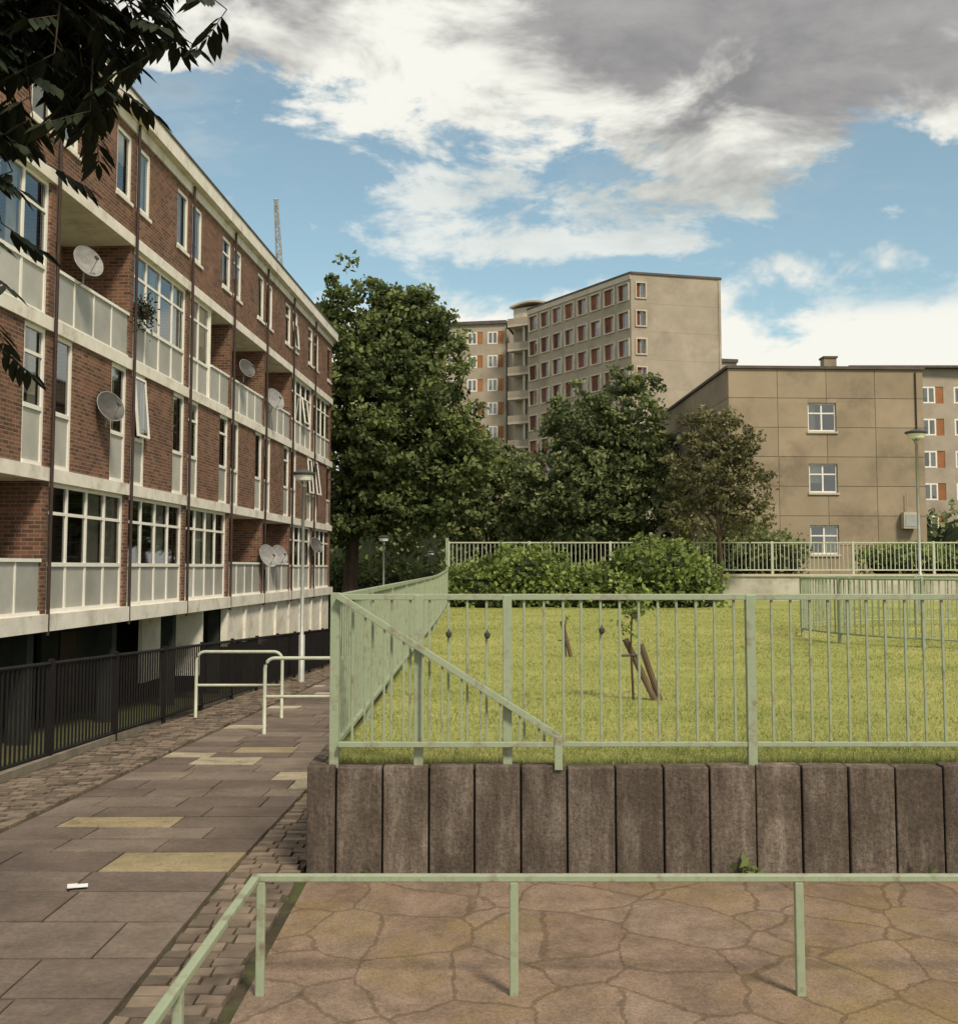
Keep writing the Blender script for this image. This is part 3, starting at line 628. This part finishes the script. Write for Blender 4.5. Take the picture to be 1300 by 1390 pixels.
def leafmass(name,boxes,n,size,mat,tone=(0,.8),lump=.3):
    e=empty(name)
    wv=np.array([b[3]*b[5]+b[3]*b[4] for b in boxes],float); wv/=wv.sum()
    idx=rng.choice(len(boxes),n,p=wv); Bx=np.array(boxes)[idx]
    d=rng.normal(size=(n,3)); d/=np.linalg.norm(d,axis=1)[:,None]; d[:,2]=np.abs(d[:,2])*np.where(rng.random(n)<.7,1,-1)
    q=d/np.power((np.abs(d)**3.2).sum(1),1/3.2)[:,None]
    r=(.84+.22*rng.random(n))*(1+lump*.4*np.sin(q[:,0]*7+idx*1.7)*np.sin(q[:,2]*5+q[:,1]*4))
    C=Bx[:,:3]+q*Bx[:,3:6]*r[:,None]+rng.normal(0,size*.6,(n,3))
    t=tone[0]+(tone[1]-tone[0])*np.clip(.5+.35*np.sin(C[:,0]*4.1)*np.sin(C[:,2]*5+C[:,1]*2)+.2*rng.normal(size=n),0,1)
    leaves('leaves',C,size,mat,t,parent=e,aspect=.75,down=.1)
    g=([],[],simple(name+'_shade_core',(.03,.04,.016),(.016,.022,.01),.95,5,bst=0))  # solid dark core inside the leaves, imitates the shade between them
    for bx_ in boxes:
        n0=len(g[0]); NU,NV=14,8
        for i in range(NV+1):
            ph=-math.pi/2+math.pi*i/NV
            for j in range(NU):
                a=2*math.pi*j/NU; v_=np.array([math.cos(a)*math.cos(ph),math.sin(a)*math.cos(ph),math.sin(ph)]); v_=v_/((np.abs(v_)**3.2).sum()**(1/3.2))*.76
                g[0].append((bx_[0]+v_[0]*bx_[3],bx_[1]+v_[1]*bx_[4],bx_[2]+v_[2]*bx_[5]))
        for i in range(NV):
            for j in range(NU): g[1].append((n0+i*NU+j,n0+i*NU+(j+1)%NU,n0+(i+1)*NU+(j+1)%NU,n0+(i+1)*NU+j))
    me=D.meshes.new('shade_core'); me.from_pydata(g[0],[],g[1]); me.materials.append(g[2]); ob=D.objects.new('shade_core',me); COL.objects.link(ob); ob.parent=e
leafmass('ivy_hedge',[(.3,29.5,.95,1.2,.9,.75),(1.2,29.5,1.3,1.0,.9,.78),(2.3,29.5,.9,1.2,.9,.6),(3.6,29.5,.95,1.3,.9,.7),(4.6,29.5,1.3,1.1,1,.95),(5.4,29.5,1.0,.75,.9,.7),(-.4,29.8,.9,.5,.8,.65)],16000,.13,IVY,lump=.5)
leafmass('shrub',[(9.0,36,1.9,1.2,.8,.8),(8.2,36.5,2.2,.8,.7,1.0)],2500,.13,LEAF2)
leafmass('shrub',[(13.2,36,1.8,1.3,.8,.55),(15.2,36.2,1.7,1.3,.8,.55)],2500,.13,IVY)
leafmass('hedge',[(-7+2.4*i,57+random.uniform(-1,1),-.2,1.5,1.2,2.0+random.uniform(-.3,.7)) for i in range(5)],7000,.22,LEAF)
leafmass('distant_tree_mass',[(x,random.uniform(90,97),random.uniform(1,3),random.uniform(4,6),4,random.uniform(3.5,6)) for x in list(range(-50,12,5))+list(range(34,90,6))],20000,.5,LEAF2,lump=.5)
leafmass('distant_tree_mass',[(x,random.uniform(72,76),2.5,2.4,2,random.uniform(2,3.2)) for x in (1,4,7.5)],7000,.3,LEAF)
leafmass('shrub',[(10.2,45.5,2.2,1.3,1,1.2)],2000,.16,LEAF2)

def sapling(x,y,h,leafy,stk):
    z=lawnh(x,y); b=B('staked_sapling',(x,y,z))
    b.tube('stem',BARK,[(0,0,-.05),(-.02,0,h*.5),(-.0,0,h)],[.012,.009,.004],6)
    for (xa,ya,xb,yb,hh_) in stk: b.tube('stake',STAKE,[(xa,ya,-.05),(xb,yb,hh_)],.026,8)
    b.tube('tie',LAMPD,[(-.1,-.02,h*.42),(.03,.02,h*.42)],.012,6)
    tw=[]
    for i in range(leafy//14):
        zz_=h*random.uniform(.5,1); a=random.uniform(0,6.28); L_=random.uniform(.05,.14); e_=Vector((L_*math.cos(a),L_*math.sin(a),zz_+.05)); b.tube('twigs',BARK,[(0,0,zz_),e_],.003,4); tw.append(e_)
    b.build()
    if tw:
        C=np.array([tuple(e_) for e_ in tw for _ in range(14)])+rng.normal(0,.035,(len(tw)*14,3)); leaves('leaves',C,.055,IVY,rng.random(len(C)),parent=b.e,down=.2)
sapling(1.28,9.6,.88,210,[(.2,0,-.06,.05,.50),(.24,.05,.06,-.02,.46)])
sapling(1.08,14.3,.5,20,[(.07,0,-.05,.05,.44)])
for (x,y) in ((1.42,6.22),(-.6,6.2),(2.4,6.23)):
    n=50 if x==1.42 else 9; C=np.array([x,y,.03])+rng.normal(0,.026,(n,3))*np.array([1.6,.5,1]); C[:,2]=np.abs(C[:,2]); leaves('weed',C,.06,LEAF,rng.random(n),down=-.5)
pp=B('litter_paper',(-2.05,6.0,.024),.3); pp.box('sheet',PAPER,-.05,.05,-.03,.03,0,.003); pp.box('fold',PAPER,-.05,.0,-.025,.025,.004,.008); pp.build()

# overhanging near tree
nb=B('overhanging_tree'); T0=Vector((-3.3,2.9,0)); 
nb.tube('trunk',BARK,[T0-Vector((0,0,.1)),T0+Vector((.05,0,1.5)),T0+Vector((0,.1,3)),T0+Vector((.1,.1,4.6))],[.2,.16,.14,.1],12)
hub=Vector((-1.95,3.5,3.85)); tip=Vector((-1.15,3.6,3.98)); nb.tube('limb',BARK,[T0+Vector((0,.1,3)),Vector((-2.6,3.2,3.6)),hub,tip],[.07,.05,.03,.012],8)
LC=[];LD=[]
tg=[(-.82,3.6,3.46),(-.94,3.7,3.38),(-1.04,3.5,3.26),(-1.16,3.6,3.15),(-1.22,3.5,3.08),(-1.36,3.4,3.02),(-1.30,3.8,3.15),(-1.18,3.4,3.35),(-1.42,3.5,3.3),(-1.53,3.6,2.75),(-1.52,3.5,2.55),(-1.53,3.6,2.35),(-1.5,3.4,3.0),(-1.05,3.7,3.48),(-.88,3.5,3.55),(-1.25,3.6,3.45),(-1.5,3.7,3.5),(-1.55,3.3,2.95),(-1.28,3.8,3.28),(-1.42,3.55,3.2),(-1.5,3.6,2.92),(-1.45,3.45,3.1),(-1.33,3.65,3.32),(-1.5,3.5,3.25),(-1.15,3.55,3.42),(-1.45,3.75,3.0),(-1.3,3.4,3.22)]
tg+=[(random.uniform(-1.55,-1.15),random.uniform(3.35,3.8),random.uniform(3.12,3.5)) for _ in range(14)]
for g_ in tg:
    g_=Vector(g_); st=hub.lerp(tip,random.random()) if g_.x>-1.45 else hub+Vector((random.uniform(-.1,.35),0,0))
    m=st.lerp(g_,.5)+Vector((0,random.uniform(-.05,.05),.08)); nb.tube('twigs',BARK,[st,m,g_],[.009,.006,.002],5)
    n=12
    for i in range(n):
        f=(i+1.2)/n; p=st.lerp(m,f*2) if f<.5 else m.lerp(g_,min(1,f*2-1))
        if p.z>3.95: continue
        a=random.uniform(0,6.28); rd=Vector((math.cos(a)*.8,math.sin(a)*.8,-.45)).normalized(); Lr=random.uniform(.10,.17)
        nb.tube('leaf_stalks',BARK,[p,p+rd*Lr],[.002,.001],4)
        sd=rd.cross(Vector((0,0,1))).normalized()
        for q in range(4):
            pq=p+rd*Lr*(.25+.22*q)
            for s in (-1,1): LC.append(pq); LD.append((sd*s*.8+rd*.7+Vector((0,0,-.35))).normalized())
        LC.append(p+rd*Lr); LD.append(rd)
nb.build()
V=[];F=[]
for p,d in zip(LC,LD):
    L_=random.uniform(.06,.095); u=d.cross(Vector((random.uniform(-.4,.4),random.uniform(-.4,.4),1))).normalized(); w_=L_*.19; n=len(V); dn=Vector((0,0,-1))
    V+= [p,p+d*L_*.35+u*w_,p+d*L_*.35-u*w_,p+d*L_*.7+u*w_*.8+dn*L_*.08,p+d*L_*.7-u*w_*.8+dn*L_*.08,p+d*L_+dn*L_*.2]
    F+= [(n,n+1,n+3,n+5),(n,n+5,n+4,n+2)]
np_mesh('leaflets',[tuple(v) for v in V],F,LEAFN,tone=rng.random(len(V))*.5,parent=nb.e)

# ------------------------------------------------------------ world
SUN_EL=math.radians(48); SUN_AZ=math.radians(150)
w=D.worlds.new('World'); scene.world=w; w.use_nodes=True; nt=w.node_tree; bg=nt.nodes['Background']
def mth(op,a,b=None,c=None,clamp=False):
    m=nt.nodes.new('ShaderNodeMath'); m.operation=op; m.use_clamp=clamp
    for i,v in enumerate((a,b,c)):
        if v is None: continue
        if isinstance(v,(int,float)): m.inputs[i].default_value=v
        else: nt.links.new(v,m.inputs[i])
    return m.outputs[0]
def sstep(x,a,b):
    m=nt.nodes.new('ShaderNodeMapRange'); m.interpolation_type='SMOOTHSTEP'; m.inputs[1].default_value=a; m.inputs[2].default_value=b; nt.links.new(x,m.inputs[0]); return m.outputs[0]
sky=nt.nodes.new('ShaderNodeTexSky'); sky.sky_type='NISHITA'; sky.sun_disc=False; sky.sun_elevation=SUN_EL; sky.sun_rotation=SUN_AZ; sky.air_density=1.0; sky.dust_density=.6; sky.ozone_density=1.5
tc=nt.nodes.new('ShaderNodeTexCoord'); sp=nt.nodes.new('ShaderNodeSeparateXYZ'); nt.links.new(tc.outputs['Generated'],sp.inputs[0])
az=mth('ARCTAN2',sp.outputs[0],sp.outputs[1]); el=mth('ARCSINE',sp.outputs[2])
cv=nt.nodes.new('ShaderNodeCombineXYZ'); nt.links.new(mth('MULTIPLY',az,3.6),cv.inputs[0]); nt.links.new(mth('MULTIPLY',el,7.5),cv.inputs[1]); cv.inputs[2].default_value=3.3
nA=noise(nt,1.9,6,.62,cv.outputs[0],.25).outputs[0]
cv2=nt.nodes.new('ShaderNodeCombineXYZ'); nt.links.new(mth('MULTIPLY',az,4.5),cv2.inputs[0]); nt.links.new(mth('MULTIPLY',el,9),cv2.inputs[1]); cv2.inputs[2].default_value=9.1
nB=noise(nt,1.5,5,.6,cv2.outputs[0],.3).outputs[0]
nAc=mth('SUBTRACT',nA,.5); nBc=mth('SUBTRACT',nB,.5)
def gauss(x,c,s): 
    d=mth('DIVIDE',mth('SUBTRACT',x,c),s); return mth('POWER',2.718,mth('MULTIPLY',mth('MULTIPLY',d,d),-1))
edge=mth('SUBTRACT',mth('SUBTRACT',.385,mth('MULTIPLY',sstep(az,-.12,.08),.03)),mth('MULTIPLY',gauss(az,.22,.08),.055))
de=mth('SUBTRACT',el,edge)
top=mth('ADD',mth('MULTIPLY',de,18),mth('MULTIPLY',nAc,5))
mtop=sstep(top,-.25,.35)
mid=mth('ADD',mth('MULTIPLY',gauss(az,-.01,.13),gauss(el,.305,.038)),mth('MULTIPLY',gauss(az,.12,.12),gauss(el,.275,.014)))
mmid=mth('MULTIPLY',sstep(mth('ADD',mid,mth('MULTIPLY',nAc,4.5)),.45,1.0),.75)
low=mth('ADD',mth('MULTIPLY',mth('SUBTRACT',.240,el),22),mth('MULTIPLY',nBc,6.0)); mlow=sstep(low,-.4,.5)
gap=mth('MULTIPLY',mth('MULTIPLY',gauss(el,.222,.010),gauss(az,.36,.09)),.7)
mlow=mth('MULTIPLY',mlow,mth('SUBTRACT',1,gap))
wisp=mth('MULTIPLY',sstep(nB,.5,.78),.4)
mask=mth('MAXIMUM',mth('MAXIMUM',mtop,mmid),mth('MAXIMUM',mlow,wisp))
gstart=mth('SUBTRACT',.428,mth('MULTIPLY',sstep(az,.02,.16),.075))
gray=sstep(mth('ADD',mth('MULTIPLY',mth('SUBTRACT',el,gstart),14),mth('MULTIPLY',nBc,5)),-.4,.9)
gray=mth('MULTIPLY',gray,mth('SUBTRACT',1,mth('MULTIPLY',sstep(el,.5,.8),.6)))
tint=mixc(nt,1.0,sky.outputs[0],(.150,.158,.128),'MULTIPLY')
tint=mixc(nt,.07,tint,(.8,.85,.8))
midg=mth('MULTIPLY',sstep(nB,.35,.65),mth('MULTIPLY',gauss(el,.31,.05),.8))
ccol=mixc(nt,midg,(.95,.94,.86),(.50,.54,.51))
gcol=mixc(nt,sstep(nA,.3,.7),(.27,.265,.27),(.43,.42,.41))
ccol=mixc(nt,gray,ccol,gcol)
fin=mixc(nt,mask,tint,ccol); nt.links.new(fin,bg.inputs[0]); bg.inputs[1].default_value=1.0
w.cycles.sampling_method='MANUAL'; w.cycles.sample_map_resolution=512
s=D.lights.new('sun','SUN'); s.energy=3.5; s.angle=math.radians(11); s.color=(1,.89,.72); so=D.objects.new('sun',s); COL.objects.link(so)
dirv=Vector((math.sin(SUN_AZ)*math.cos(SUN_EL),math.cos(SUN_AZ)*math.cos(SUN_EL),math.sin(SUN_EL))); so.rotation_euler=dirv.to_track_quat('Z','Y').to_euler()

# ------------------------------------------------------------ camera
cam=D.cameras.new('camera'); co=D.objects.new('camera',cam); COL.objects.link(co); co.location=(0,0,1.65); co.rotation_euler=(math.radians(90+4.41),0,0)
cam.sensor_fit='HORIZONTAL'; cam.sensor_width=36; cam.lens=36*1556/1300; cam.shift_y=-45/1300; cam.clip_end=3000; cam.clip_start=.05; scene.camera=co
scene.view_settings.view_transform='Standard'; scene.view_settings.look='None'; scene.view_settings.exposure=0
